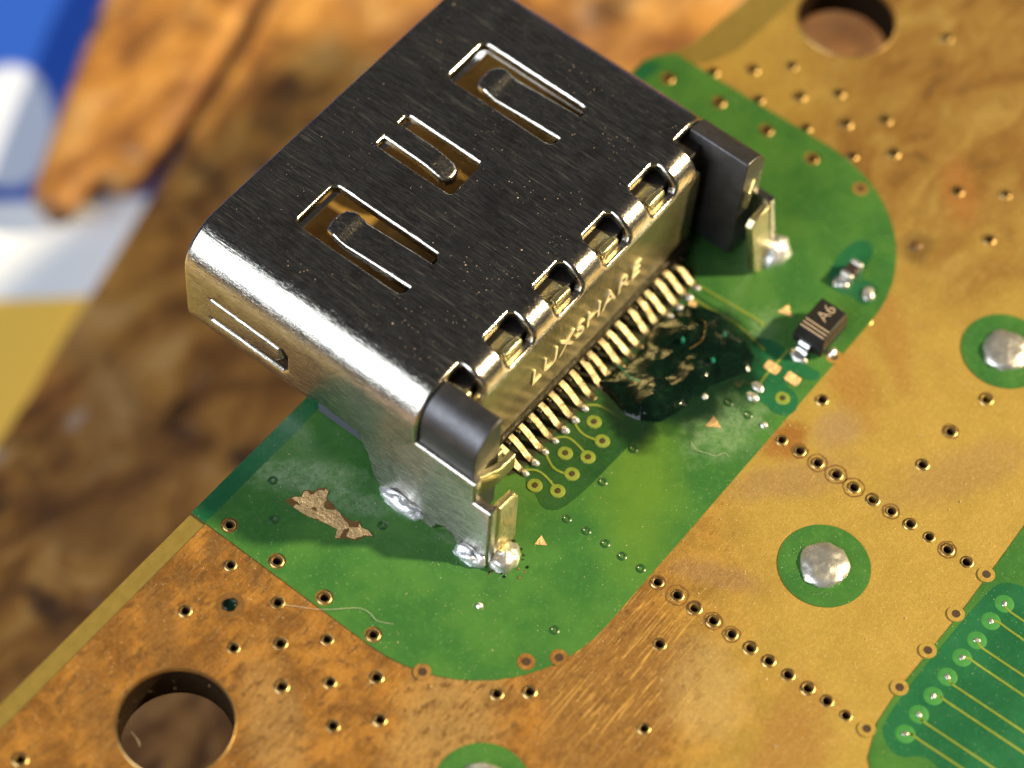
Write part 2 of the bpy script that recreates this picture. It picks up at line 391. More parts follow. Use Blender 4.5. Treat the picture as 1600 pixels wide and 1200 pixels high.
def lathe(name, prof, n, mat, parent, loc=(0, 0, 0), smooth=50):
    v, f = [], []
    for r, z in prof:
        for i in range(n): a = 2 * math.pi * i / n; v.append((r * math.cos(a), r * math.sin(a), z))
    for k in range(len(prof) - 1):
        for i in range(n): j = (i + 1) % n; f.append((k * n + i, k * n + j, (k + 1) * n + j, (k + 1) * n + i))
    o = mk(name, v, f, mat, parent, smooth); o.location = Vector(loc) * S; return o
def blob(name, c, r, h, mat, parent, ang=0, amp=.15, seed=0, nu=20, nv=8, flat=.0):
    v, f = [], []; ca, sa = math.cos(ang), math.sin(ang)
    for k in range(nv + 1):
        ph = math.pi / 2 * k / nv
        for i in range(nu):
            a = 2 * math.pi * i / nu
            d = Vector((math.cos(a) * math.cos(ph), math.sin(a) * math.cos(ph), math.sin(ph)))
            q = 1 + amp * (noise.noise(d * 2.1 + Vector((seed * 7.3, 0, 0))) + .5 * noise.noise(d * 5 + Vector((0, seed * 3.1, 0))))
            x, y, z = d.x * r[0] * q, d.y * r[1] * q, (d.z ** (1 - flat)) * h * q
            v.append((c[0] + x * ca - y * sa, c[1] + x * sa + y * ca, c[2] + z))
    for k in range(nv):
        for i in range(nu):
            j = (i + 1) % nu; f.append((k * nu + i, k * nu + j, (k + 1) * nu + j, (k + 1) * nu + i))
    f.append(tuple(range(nu - 1, -1, -1)))
    return mk(name, v, f, mat, parent, 70)
def ribbon(name, pts, wd, z, th, mat, parent):
    P = [Vector(p) for p in pts]; L, R_ = [], []
    for i, p in enumerate(P):
        a = P[max(0, i - 1)]; b = P[min(len(P) - 1, i + 1)]; t = (b - a).normalized(); nn = Vector((-t.y, t.x))
        L.append(p + nn * wd / 2); R_.append(p - nn * wd / 2)
    n = len(P); v = [(q.x, q.y, z) for q in L] + [(q.x, q.y, z) for q in R_] + [(q.x, q.y, z - th) for q in L] + [(q.x, q.y, z - th) for q in R_]
    f = []
    for i in range(n - 1):
        f += [(i, i + 1, n + i + 1, n + i), (2 * n + i, i + 2 * n + 1, i + 1, i), (n + i, n + i + 1, 3 * n + i + 1, 3 * n + i)]
    return mk(name, v, f, mat, parent, 30)
def tube(name, pts, r, mat, parent, n=6, smooth=60):
    v, f = [], []
    P = [Vector(p) for p in pts]
    for i, p in enumerate(P):
        t = (P[min(len(P) - 1, i + 1)] - P[max(0, i - 1)]).normalized()
        a = t.cross(Vector((0, 0, 1))); a = a.normalized() if a.length > 1e-4 else Vector((1, 0, 0)); b = t.cross(a)
        rr = r[i] if isinstance(r, (list, tuple)) else r
        for k in range(n): q = 2 * math.pi * k / n; w_ = p + (a * math.cos(q) + b * math.sin(q)) * rr; v.append(tuple(w_))
    for i in range(len(P) - 1):
        for k in range(n): j = (k + 1) % n; f.append((i * n + k, i * n + j, (i + 1) * n + j, (i + 1) * n + k))
    f += [tuple(range(n))[::-1], tuple(range((len(P) - 1) * n, len(P) * n))]
    return mk(name, v, f, mat, parent, smooth)
def smoothline(pts, n=6):
    o = []; P = [Vector(p) for p in pts]
    for i in range(len(P) - 1):
        p0, p1, p2, p3 = P[max(0, i - 1)], P[i], P[i + 1], P[min(len(P) - 1, i + 2)]
        for k in range(n):
            t = k / n; o.append(.5 * ((2 * p1) + (p2 - p0) * t + (2 * p0 - 5 * p1 + 4 * p2 - p3) * t * t + (3 * p1 - p0 - 3 * p2 + p3) * t ** 3))
    o.append(P[-1]); return o

# ------------------------------------------------------------------ surface under the board
WZ = -20.5
sheet('printed_paper', [(-60, -40), (70, -40), (70, 90), (-60, 90)], [], -22.3, .2, 'paper', None)
tag(bpy.data.objects['printed_paper'], 'glossy printed sheet with blue, white and yellow bands under the wood', 'paper')
tt = box('table_top', -60, 70, -40, 90, -27, -22.55, 'grey', None, 0); tag(tt, None, None, kind='structure')
def plank(name, poly, label):
    def fn(a, b, d): return (a, b, WZ - d + .12 * noise.noise(Vector((a * .2, b * .2, 3))) * (1 if d == 0 else 0))
    V = poly
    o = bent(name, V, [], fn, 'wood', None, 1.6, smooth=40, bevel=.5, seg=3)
    return tag(o, label, 'plank')
e0, e1 = Vector(px(432, -10, WZ)), Vector(px(12, 668, WZ)); ed = (e0 - e1).normalized(); nn = Vector((-ed.y, ed.x))
if nn.y < 0: nn = -nn
def jag(a, b, n, amp, sd):
    return [a.lerp(b, i / n) + nn * amp * noise.noise(Vector((i * .9, sd, 0))) for i in range(n + 1)]
big = [tuple(p) for p in jag(e1 - ed * 40, e0 + ed * 34, 40, .25, 1)] + [tuple(e0 + ed * 34 - nn * 70), tuple(e1 - ed * 40 - nn * 70)]
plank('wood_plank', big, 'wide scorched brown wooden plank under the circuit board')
bar = [px(*q, WZ) for q in ((48, 292), (75, 325), (105, 322), (128, 285), (152, 262), (190, 282), (222, 262), (300, 150), (385, 10), (470, -130), (640, -420), (500, -520), (200, -90), (150, 20), (100, 150))]
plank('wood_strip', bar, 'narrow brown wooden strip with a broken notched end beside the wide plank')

# ------------------------------------------------------------------ circuit board
pcb = empty('circuit_board', (0, 0, 0), 'green and tarnished copper circuit board carrying a metal port connector', 'circuit board')
TH = 1.5; ZC = .035; ZM = .062
HL, HR, HRAD = (-17.42, 2.58), (16.99, 2.58), 1.70
edge_r = [px(1165, 0), px(1110, 45), px(1075, 72), px(1040, 86), px(1018, 95)]
far_r = [(38, -30), (38, edge_r[0][1] - .3)]
board_out = [(-32, 6.8), (-32, -30), *far_r, *edge_r, (10.6, 6.8)]
VR = .135
plain_v = [(360, 884), (289.5, 955.5), (434, 942), (365, 1013), (438, 1006), (440, 1073), (31.5, 1187), (511, 1000), (515.5, 1067), (520, 1134.6), (588, 1059), (593.5, 1125.6), (776, 1085), (827.5, 1081.5), (1030, 1007), (1006, 1139),
    (1172, 1013), (1201, 1033.5), (1231, 1055), (1262, 1076), (1291.5, 1096), (1321, 1119), (1353.6, 1140), (1221, 688.5), (1363, 781.5), (1421.5, 819.6), (1451, 840), (1510, 879), (1284, 626), (1441, 727), (1541, 624.6),
    (1540.5, 899), (1493, 960.6), (1449, 1017.6), (1405, 1075.5), (1352.5, 501), (1302.5, 559), (660, 1051.5), (822, 1035.6), (873, 1029),
    (1113.6, 113.6), (1175.5, 109), (1237, 104), (1184.5, 157), (1248.6, 151.5), (1310.5, 147), (1259, 200.6), (1321, 194), (1382.5, 187.5), (1331, 245), (1395.6, 240), (1344, 297), (1495, 299), (1479, 60), (1545, 375), (1570, 305)]
halo_v = [(1027, 911), (1058, 931), (1085, 951), (1114, 971), (1142.6, 992), (1249, 705.6), (1277, 724.5), (1306, 742.5), (1333.6, 762.6), (1392, 800), (1480, 859.5), (1484.5, 675)]
ring_v = [(358.5, 822), (432.5, 878), (506.7, 935), (583, 993), (1123, 161), (1197, 205), (1269, 249), (1044, 124)]
tent_v = [(885, 812), (915.5, 831), (945, 851), (971, 870.6), (1000.5, 890), (941, 754.6), (988.6, 703), (865.6, 986), (1137.6, 630.6), (1168, 650), (425.7, 752.7), (427.4, 814), (597, 823)]
pad_v = [(927.5, 661), (940.5, 691), (882.5, 710), (918, 716), (893, 742.5), (835, 760.5), (870.7, 769), (1222, 624)]
lr_v = [tuple(1200 + a / 3.3325 if k == 0 else 840 + a / 3.3325 for k, a in enumerate(q)) for q in ((1228, 350), (1158, 440), (1085, 540), (1008, 630), (932, 730), (858, 830), (783, 925), (712, 1027))]
vholes = [px(*q) for q in plain_v + halo_v + ring_v]
holes_all = [circle(*HL, HRAD, 56), circle(*HR, HRAD, 56)] + [circle(x, y, VR, 12) for x, y in vholes]
sheet('laminate', board_out, holes_all, 0, TH, 'laminate', pcb)
mk_a, mk_r = 12.0, 4.95
def dshape(hx, r, y0, y1, n=14):
    cx = hx - r; cy = y0 + r; o = [(-hx, y1)]
    o += [(-cx - r * math.sin(math.pi / 2 * (1 - i / n)), cy - r * math.cos(math.pi / 2 * (1 - i / n))) for i in range(n + 1)]
    o += [(cx + r * math.sin(math.pi / 2 * i / n), cy - r * math.cos(math.pi / 2 * i / n)) for i in range(n + 1)]
    return o
dm = dshape(mk_a, mk_r, -5.08, 6.8)
cop_in_r = [px(1240, 0), px(1195, 42), px(1150, 80), px(1110, 98), px(1060, 104)]
cop_out = [(-32, 6.22), (-32, -30), (38, -30), (38, cop_in_r[0][1] - .5), *cop_in_r, (11.4, 6.22)]
lr_line = [(38, -12.9), (3.9, -12.88), (1.87, -12.95), (-.04, -13.0), (-3.2, -12.95), (-4.5, -13.05), (-5.6, -13.45), (-6.4, -14.2), (-6.9, -15.5), (-7.3, -30)]
sheet('copper_plane', cop_out, holes_all, ZC, .03, 'copper', pcb)
mask_holes = [circle(*px(*q), .27, 20) for q in ring_v] + [circle(*px(*q), VR + .09, 16) for q in ((660, 1051.5), (822, 1035.6), (873, 1029), (1344, 297), (1352.5, 501), (1302.5, 559))]
# edge-cut vias bite into the mask outline: drop holes that would cross it, keep those inside
dmask = [*dm, (mk_a - .15, 6.2), (11.35, 6.6), (10.9, 6.8)]
mh = [h for h in mask_holes if all(inside(p, dmask) for p in h)]
mask = sheet('solder_mask', dmask, mh, ZM, .022, 'mask', pcb, 0)
sheet('solder_mask', lr_line + [(38, -30)], [], ZM, .022, 'mask', pcb)
# bites at the outline
for q in ((660, 1051.5), (822, 1035.6), (873, 1029), (1344, 297), (1302.5, 559), (1540.5, 899), (1493, 960.6), (1449, 1017.6), (1405, 1075.5), (1353.6, 1140)):
    x, y = px(*q); vc = sheet('via_collar', circle(x, y, .27, 20), [circle(x, y, VR, 12)], ZM + .012, .03, 'copper', pcb)
    sheet('hole_shade', circle(x, y, VR - .003, 12), [], ZM + .004, .002, 'barrel', vc)  # dark disc in place of the open hole's shade
# bare strip without copper under the mask, along the board's edge
sheet('edge_strip', [(-mk_a, 6.795), (-mk_a, 6.25), (-6.6, 6.25), (-6.6, 6.795)], [], ZM + .004, .003, 'mask_teal', pcb)
sheet('edge_strip', [(6.6, 6.795), (6.6, 6.25), (11.2, 6.25), (10.8, 6.795)], [], ZM + .004, .003, 'mask_teal', pcb)
# plated rims of the mounting holes
for h in (HL, HR):
    lathe('hole_rim', [(HRAD - .012, -.10), (HRAD - .012, .05), (HRAD + .02, .055), (HRAD + .045, .03)], 56, 'rim', pcb, (h[0], h[1], 0))
    lathe('hole_wall', [(HRAD - .03, -TH - .01), (HRAD - .006, -TH), (HRAD - .02, -1.0), (HRAD - .008, -.5), (HRAD - .008, -.08)], 56, 'wall', pcb, (h[0], h[1], 0))
# vias
proto = lathe('via', [(.10, -1.3), (VR - .012, -.4), (VR - .012, .055), (VR + .02, .066), (VR + .055, .058), (VR + .075, .03)], 12, 'rim', pcb, (*vholes[0], 0))
core = lathe('barrel', [(.001, -.42), (VR - .02, -.42), (VR - .02, .0)], 12, 'barrel', proto)
for x, y in vholes[1:]:
    c = copy_of(proto, pcb, (x, y, 0)); k_ = random.uniform(.98, 1.22); c.scale = (k_, k_ * random.uniform(.94, 1.06), random.uniform(.75, 1.15)); c.rotation_euler = (0, 0, random.uniform(0, 6)); copy_of(core, c, (0, 0, 0))
hal = None
for q in halo_v:
    x, y = px(*q); r = random.uniform(.25, .36)
    v, f = [], []; n = 26
    for i in range(n):
        a = 2 * math.pi * i / n; k = 1 + .12 * noise.noise(Vector((x * 3 + math.cos(a) * 1.6, y * 3 + math.sin(a) * 1.6, 0)))
        for rr, z in ((r * k, ZC + .004), ((r - random.uniform(.03, .07)) * k, ZC + .004)): v.append((x + rr * math.cos(a), y + rr * math.sin(a), z))
    for i in range(n): j = (i + 1) % n; f.append((2 * i, 2 * i + 1, 2 * j + 1, 2 * j))
    mk('stain_ring', v, f, 'stain', pcb)
tv = None
def dimple(u, v, mat='mask_dark'):
    global tv
    x, y = px(u, v)
    if tv is None:
        tv = lathe('tented_via', [(.001, -.02), (.05, -.008), (.08, .022), (.105, .028), (.13, .018), (.16, .002)], 14, 'mask_dark', pcb, (x, y, ZM)); return
    copy_of(tv, pcb, (x, y, ZM))
for q in tent_v: dimple(*q)
def solder_dot(u, v, r, h, ang=0, mat='solder', name='solder_dot', ry=None, z=ZM):
    x, y = px(u, v); return blob(name, (x, y, z - .02), (r, ry or r), h, mat, pcb, ang, .25, u * .37 + v, 14, 5)
for u, v, r in ((749, 948, .12), (1193, 666, .13), (360, 946, .22), (1101, 622, .12)): solder_dot(u, v, r, .1, .3, 'solder' if u != 360 else 'flux')
x, y = px(360, 946); sheet('residue', circle(x, y, .42, 24), [], ZC + .006, .004, 'stain', pcb)
x, y = px(1433, 386); blob('residue', (x, y, ZC - .02), (.22, .2), .12, 'stain', pcb, 0, .3, 3)
# copper-free window in the ground plane by the pins, with its small plated pads and traces
kp = [px(*q) for q in ((812, 745), (836, 772), (848, 800), (886, 797), (990, 690), (1016, 668), (1080, 610), (1160, 560), (1180, 520), (1100, 470), (1080, 455), (1040, 470), (900, 610))]
def chaikin(p, k=2):
    for _ in range(k): p = [q for i in range(len(p)) for q in ((p[i][0] * .75 + p[(i + 1) % len(p)][0] * .25, p[i][1] * .75 + p[(i + 1) % len(p)][1] * .25), (p[i][0] * .25 + p[(i + 1) % len(p)][0] * .75, p[i][1] * .25 + p[(i + 1) % len(p)][1] * .75))]
    return p
sheet('bare_window', chaikin(kp), [], ZM + .006, .005, 'mask_dark', pcb)
dk2 = [px(*q) for q in ((1150, 545), (1190, 525), (1225, 545), (1262, 575), (1285, 585), (1270, 600), (1235, 582), (1222, 600), (1246, 618), (1246, 640), (1232, 652), (1208, 648), (1196, 632), (1150, 615), (1140, 590))]
sheet('bare_window', chaikin(dk2), [], ZM + .008, .006, 'mask_teal', pcb)
dk3 = [px(*q) for q in ((1330, 382), (1345, 375), (1362, 382), (1365, 398), (1352, 420), (1345, 440), (1372, 445), (1365, 475), (1345, 478), (1330, 462), (1310, 460), (1293, 445), (1298, 420), (1312, 398))]
sheet('bare_window', chaikin(dk3), [], ZM + .006, .005, 'mask_teal', pcb)
lrk = [px(*q) for q in ((1670, 960), (1600, 918), (1575, 911), (1548, 916), (1375, 1128), (1382, 1162), (1404, 1186), (1440, 1182), (1460, 1192), (1500, 1240), (1700, 1300))]
sheet('bare_window', chaikin(lrk), [], ZM + .006, .005, 'mask_teal', pcb)
padp = None
def ringpad(u, v, r=.245, name='ring_pad'):
    x, y = px(u, v)
    global padp
    if padp is None:
        padp = lathe('ring_pad', [(.10, .0), (.10, .026), (.125, .03), (r - .02, .03), (r, .006)], 20, 'mask_pad', pcb, (x, y, ZM))
        d = lathe('hole_shade', [(.001, .016), (.07, .012), (.101, .004)], 12, 'barrel', padp)  # dark disc standing in for the shaded hole of the pad
        return
    c = copy_of(padp, pcb, (x, y, ZM)); copy_of(padp.children[0], c, (0, 0, 0))
for q in pad_v: ringpad(*q)
lp = None
for q in lr_v:
    x, y = px(*q)
    if lp is None:
        lp = lathe('buried_pad', [(.001, .004), (.20, .010), (.27, .008), (.30, .001)], 20, 'mask_lr', pcb, (x, y, ZM + .006)); ld = blob('solder_speck', (.0, .0, .004), (.11, .08), .035, 'solder', lp, .4, .35, 3, 12, 4)
    else:
        c = copy_of(lp, pcb, (x, y, ZM + .006)); d_ = copy_of(ld, c, (0, 0, 0)); d_.rotation_euler = (0, 0, random.uniform(0, 6))
def trace(pts, wd=.075, mat='mask_pad', z=ZM + .022): return ribbon('trace', smoothline([px(*q) for q in pts], 5), wd, z, .02, mat, pcb)
for t_ in ([(819, 736), (838, 737), (852, 746), (866, 762)], [(852, 701), (855, 716), (866, 734), (885, 743)], [(868, 686), (884, 685), (897, 692), (914, 710)], [(897, 652), (900, 667), (912, 681), (932, 690)], [(912, 636), (932, 635), (948, 642), (975, 658)],
           [(1092, 448), (1120, 465), (1180, 500), (1192, 512)], [(1072, 462), (1110, 485), (1150, 508), (1185, 540), (1195, 550)], [(1205, 577), (1218, 564), (1232, 548)], [(1203, 580), (1192, 594), (1184, 606)], [(1152, 592), (1166, 600), (1183, 606)]):
    trace(t_)
for i, (u, v) in enumerate(lr_v):      # paired traces leaving the lower row
    du, dv = (1600 - u + 60), (1600 - u + 60) * (.66 if i % 2 == 0 else .64)
    o1 = (6, 10) if i % 2 == 0 else (12, 2)
    trace([(u, v), (u + o1[0], v + o1[1]), (u + o1[0] + 18, v + o1[1] + 13), (u + du, v + dv + o1[1] - 2)], .07)
def rpad(u, v, L=.5, Wd=.36, mat='barecop', name='copper_pad', z=ZM + .03):
    x, y = px(u, v); sheet(name, rrect(x - Wd / 2, y - L / 2, x + Wd / 2, y + L / 2, .07), [], z, .03, mat, pcb)
for q in ((1206, 576), (1238, 594)): rpad(*q)
rpad(1150, 597, .44, .3); rpad(1082, 477, .25, .22)
for u, v in ((1183, 606), (1175, 621)): solder_dot(u, v, .17, .10, .0, 'solder', 'solder_pad', .25)
def tri(u, v, s=.24, ang=0):
    x, y = px(u, v); sheet('copper_triangle', [(x + s * math.cos(ang + k * 2.094), y + s * math.sin(ang + k * 2.094)) for k in range(3)], [], ZM + .018, .02, 'barecop', pcb)
tri(1228, 488, .27, 2.4); tri(845, 848, .22, .6); tri(1114, 663, .29, 2.7)
patch = [(680, 670), (735, 640), (790, 640), (810, 600), (850, 592), (880, 610), (905, 585), (960, 575), (985, 600), (965, 650), (1010, 690), (1050, 740), (1120, 800), (1160, 812), (1200, 810), (1220, 860), (1270, 880), (1300, 920), (1240, 915), (1180, 945), (1100, 930), (1035, 935), (1045, 870), (980, 835), (900, 800), (830, 775), (760, 730)]
pp = [px(300 + a / 4.615, 640 + b / 4.615) for a, b in patch]
def crumple(a, b, d): return (a, b, ZM + .02 + .035 * noise.noise(Vector((a * 3, b * 3, 0))) - d)
gl = [[(a_, b_) for b_ in [-1 + k * .2 for k in range(40)]] for a_ in [-13 + k * .25 for k in range(18)]]
xs = [p[0] for p in pp]; ys = [p[1] for p in pp]
gl = [[(min(xs) + k * .18, min(ys) + j * .18) for j in range(int((max(ys) - min(ys)) / .18) + 2)] for k in range(int((max(xs) - min(xs)) / .18) + 1)]
cxp = sum(p[0] for p in pp) / len(pp); cyp = sum(p[1] for p in pp) / len(pp)
sheet('chipped_rim', [(cxp + (x - cxp) * 1.025, cyp + (y - cyp) * 1.035) for x, y in pp], [], ZM + .012, .01, 'stain', pcb)
tag(bent('scraped_patch', pp, [], crumple, 'barecop', pcb, .05, gl, 60), 'bare copper patch scraped through the solder mask', None)
# test points: a green disc with a solder dome
for k, (q, rr) in enumerate((((1287.5, 885), 1.41), ((1570, 550), 1.41), ((754, 1233), 1.41))):
    x, y = px(*q)
    g = sheet('mask_disc', circle(x, y, rr, 48), [circle(x, y, .60, 24)], ZM, .022, 'mask', pcb)
    blob('solder_dome', (x, y, .03), (.77, .75), .28, 'solder', pcb, 0, .13, k + 1, 32, 10, .15)
    for j in range(26):
        a = random.uniform(0, 6.28); r2 = random.uniform(.86, 1.12) if random.random() < .8 else random.uniform(1.1, 1.3)
        a = 2.3 + random.gauss(0, .9)
        blob('resin_speck', (x + r2 * math.cos(a), y + r2 * math.sin(a), ZM - .01), (random.uniform(.02, .07), .02), .025, 'mask', pcb, a + 1.57 + random.gauss(0, .6), .3, j, 8, 3)
for u, v, r, h, a in ((1356, 461, .30, .16, .5), (1300, 553, .2, .14, 0), (1310, 442, .25, .14, .3)): solder_dot(u, v, r, h, a, 'solder', 'solder_pad', r * .75)
# burnt resin on and around the pins
fpoly = [px(*q) for q in ((1015, 505), (1070, 478), (1105, 482), (1130, 492), (1142, 520), (1165, 535), (1180, 560), (1172, 585), (1140, 596), (1112, 606), (1085, 628), (1060, 648), (1030, 662), (1000, 662), (975, 652), (950, 622), (925, 600), (955, 580), (985, 562), (1005, 540))]
fp = [Vector(p) for p in fpoly]
def edist(a, b):
    m = 9
    for i in range(len(fp)):
        p, q = fp[i], fp[(i + 1) % len(fp)]; d = q - p; t = max(0, min(1, (Vector((a, b)) - p).dot(d) / d.length_squared)); m = min(m, (p + d * t - Vector((a, b))).length)
    return m
def fz(a, b, d):
    k = 1 - math.exp(-edist(a, b) * 3.2)
    h = .03 + .24 * k + k * (.20 * noise.noise(Vector((a * .8, b * .8, 1))) + .05 * noise.noise(Vector((a * 2.0, b * 2.0, 5)))) + .010 * k * noise.noise(Vector((a * 6, b * 6, 2)))
    for q, s_, hh in (((1020, 640), .6, .24), ((1045, 595), .45, -.10), ((1090, 600), .5, .16), ((1130, 560), .5, .08)):
        x, y = px(*q); h += hh * math.exp(-((a - x) ** 2 + (b - y) ** 2) / s_ ** 2) * k
    return (a, b, ZM - .03 + max(.0, h * (edist(a, b) > 1e-3) + .0))
sheet('resin_film', chaikin([px(*q) for q in ((880, 640), (950, 740), (1060, 710), (1150, 660), (1240, 590), (1235, 510), (1140, 450), (1060, 450))]), [], ZM + .034, .002, 'film', pcb)
xs = [p.x for p in fp]; ys = [p.y for p in fp]
gl = [[(min(xs) + k * .09, min(ys) + j * .09) for j in range(int((max(ys) - min(ys)) / .09) + 2)] for k in range(1, int((max(xs) - min(xs)) / .09) + 1)]
tag(bent('burnt_resin', [tuple(p) for p in fpoly], [], fz, 'flux', pcb, 0, gl, 80), 'glossy black green burnt resin pooled over the pins', None)
for q, r in (((1112, 572), .11), ((1065, 540), .10), ((1130, 532), .08)):
    x, y = px(*q); blob('resin_bead', (x, y, .28), (r, r * .6), .16, 'fluxg', pcb, .8, .2, q[0])
for pts in ([(960, 565, .35), (985, 590, .5), (1000, 595, .34)], [(1078, 545, .4), (1098, 530, .46), (1102, 505, .4), (1092, 498, .36)]):
    P = smoothline([(*px(u, v, z), z) for u, v, z in pts], 5); tube('lifted_trace', P, .02, 'pin' if pts[0][0] != 960 else 'fluxg', pcb, 5)

# ------------------------------------------------------------------ port connector
con = empty('port_connector', (0, 4.5, 0), 'brushed steel video port connector soldered upright to the green board', 'connector')
con.location = (0, 0, 0)
HW, H, RB, T = 7.28, 5.1, 1.45, .31
A = HW - RB; ARC = RB * math.pi / 2; ZB = 1.55; RB2 = 1.0
S1 = A + ARC; S2 = S1 + (H - RB - ZB); S3 = S2 + RB2 * math.pi / 2; S4 = S3 + (HW - RB2) - .03
def s_of_z(z): return S1 + (H - RB - z)
def fold(s, y, d):
    sg = 1 if s >= 0 else -1; a = abs(s)
    if a <= A: return (s, y, H - d)
    if a <= S1:
        t = (a - A) / RB; return (sg * (A + (RB - d) * math.sin(t)), y, H - RB + (RB - d) * math.cos(t))
    if a <= S2 or y < 4.6:
        z = H - RB - (a - S1); k = max(0, (2.4 - z) / 2.4) * max(0, min(1, (4.6 - y) / 1.2)) if y < 4.6 else 0
        return (sg * (HW - d + (.52 if sg < 0 else .12) * k), y - .42 * k, z)     # the legs splay a little
    if a <= S3:
        t = (a - S2) / RB2; return (sg * (HW - RB2 + (RB2 - d) * math.cos(t)), y, ZB - (RB2 - d) * math.sin(t))
    return (sg * (HW - RB2 - (a - S3)), y, ZB - RB2 + d)
YF, YR = 11.0, 2.26
def half(zu, zl):
    return [(s_of_z(zu + .08), YR), (s_of_z(zu), YR - .1), (s_of_z(zu), .0), (s_of_z(zl), .0), (s_of_z(zl), -.62), (s_of_z(0.02), -.62), (s_of_z(0.02), .35), (s_of_z(.40), .55), (s_of_z(.45), .95), (s_of_z(.35), 1.25), (s_of_z(0.02), 1.4), (s_of_z(0.02), 3.15), (s_of_z(.35), 3.6), (s_of_z(1.0), 3.85), (s_of_z(1.56), 4.3), (s_of_z(1.56), 6.0), (S2 + .02, 6.2), (S3, 6.4), (S4, 6.4), (S4, YF)]
bridges = [-4.75, -2.38, 0, 2.38, 4.75]; bw = .44
RR = .95; ARC2 = RR * math.pi / 2; YB = YR - .20; QW = .20 + ARC2 * .80
def foldr(x, q, d):       # q runs from the top's rear edge backwards and down
    if q <= .20: return (x, YR - q, H - d)
    if q <= .20 + ARC2:
        t = (q - .20) / RR; return (x, YB - (RR - d) * math.sin(t), H - RR + (RR - d) * math.cos(t))
    return (x, YB - RR + d, H - RR - (q - .20 - ARC2))
def fold_all(s, y, d):
    if y < YR - 1e-4 and abs(s) < 5.9: return foldr(s, YR - y, d)
    return fold(s, y, d)
out_ = half(3.6, 2.6) + [(-a, b) for a, b in reversed(half(2.92, 2.02))]
PL = [(-5.45, -5.0)]
QL = .20 + ARC2 + (H - RR - .86); YE = YR - QL; YW = YR - QW - .22
win = []
for i in range(4):
    x0, x1 = bridges[i] + bw - .05, bridges[i + 1] - bw + .05
    win.append([(x0, YR - .22), (x0 + .1, YR - .06), (x0 + .22, YR), (x1 - .22, YR), (x1 - .1, YR - .06), (x1, YR - .22), (x1 - .02, YW + .30), (x1 - .14, YW + .10), (x1 - .30, YW), (x0 + .30, YW), (x0 + .14, YW + .10), (x0 + .02, YW + .30)])
plate = [(-5.45, YE), (-5.45, YW - .25), (-5.30, YW - .02), (-4.75 - bw - .04, YW + .04), (-4.75 - bw + .02, YW + .25), (-4.75 - bw + .02, YR - .2), (-4.75 - bw - .12, YR)]
out_ += plate[::-1] + [(-a, b) for a, b in plate]
for b in []: out_ += [(b - bw - .08, YR), (b - bw + .04, YR - .14), (b - bw, YR - QW + .3), (b - bw - .08, YR - QW + .06), (b + bw + .08, YR - QW + .06), (b + bw, YR - QW + .3), (b + bw - .04, YR - .14), (b + bw + .08, YR)]
def ushape(x0, x1): return rrect(x0 - .13, 4.80, x1 + .13, 9.13, .34, 6)
hl = [ushape(2.72, 4.55), ushape(-4.55, -2.72), rrect(-.88, 5.98, .88, 9.13, .26, 6)]
def sidehole(sg):
    z0, z1 = s_of_z(3.08), s_of_z(1.72)
    p = [(10.15, z0), (7.2, z0), (6.95, z0 + .25), (6.95, z1 - .25), (7.2, z1), (10.15, z1), (10.28, z1 - .17), (10.15, z1 - .36), (7.55, z1 - .5), (7.4, z1 - .7), (7.5, z0 + .36), (10.15, z0 + .28), (10.26, z0 + .14)]
    return [(sg * a, b) for b, a in p]
hl += [sidehole(1), sidehole(-1)] + win
bl = []
for sg in (1, -1):
    for base, L, n in ((A, ARC, 8), (S2, RB2 * math.pi / 2, 6)):
        for i in range(n + 1):
            s = sg * (base + L * i / n); y0 = YR if base == A else 6.0
            bl.append([(s, y0 - .5 + k * (YF - y0 + 1) / 24) for k in range(25)])
bl += [[(-5.4 + k * .12, YR - .20 - ARC2 * i / 10) for k in range(91)] for i in range(11)] + [[(-5.4 + k * .3, YR - .001) for k in range(37)]]
YS = YR - .20 - ARC2
shell, rc = bent('shell', out_, hl, fold_all, 'steel', con, T, bl, 32, 0, 3, .125, ('rear_cover', lambda c: c[1] < YS - .004 and abs(c[0]) < 5.6, 'rear'))
MAT_SIDE = True
# spring tongues cut out of the top
def tonguepart(x0, x1, ya, yb, dip, name='spring_tongue'):
    """attached at ya, tip at yb"""
    L = abs(yb - ya); sg = 1 if yb > ya else -1
    def fn(a, b, d):
        t = max(0.0, (b - ya) * sg / L)
        if sg > 0:
            if t < .78: z = -dip * (t / .78) ** 1.3
            elif t < .90: z = -dip + .17 * (t - .78) / .12
            else: z = -dip + .17 - .5 * (t - .9)
        else:
            z = -dip * t * .4 if t < .72 else -dip * .288 - (t - .72) * .7
        return (a, b, H - d + z)
    lo, hi = min(ya, yb), max(ya, yb); r = .28 if x1 - x0 > .8 else .2
    if sg > 0: o = [(x0, lo), (x1, lo), (x1, hi - r), (x1 - r * .3, hi - r * .3), (x1 - r, hi), (x0 + r, hi), (x0 + r * .3, hi - r * .3), (x0, hi - r)]
    else: o = [(x0, hi), (x0, lo + r), (x0 + r * .3, lo + r * .3), (x0 + r, lo), (x1 - r, lo), (x1 - r * .3, lo + r * .3), (x1, lo + r), (x1, hi)]
    ln = [[(x0 - .1, lo + (hi - lo) * i / 22), (x1 + .1, lo + (hi - lo) * i / 22)] for i in range(1, 22)]
    return bent(name, o, [], fn, 'steel', con, T * .9, ln, 40, 0, 3, .12)
tonguepart(3.18, 4.08, 4.80, 8.15, .20); tonguepart(-4.08, -3.18, 4.80, 8.15, .20); tonguepart(-.26, .26, 9.13, 6.68, .20)
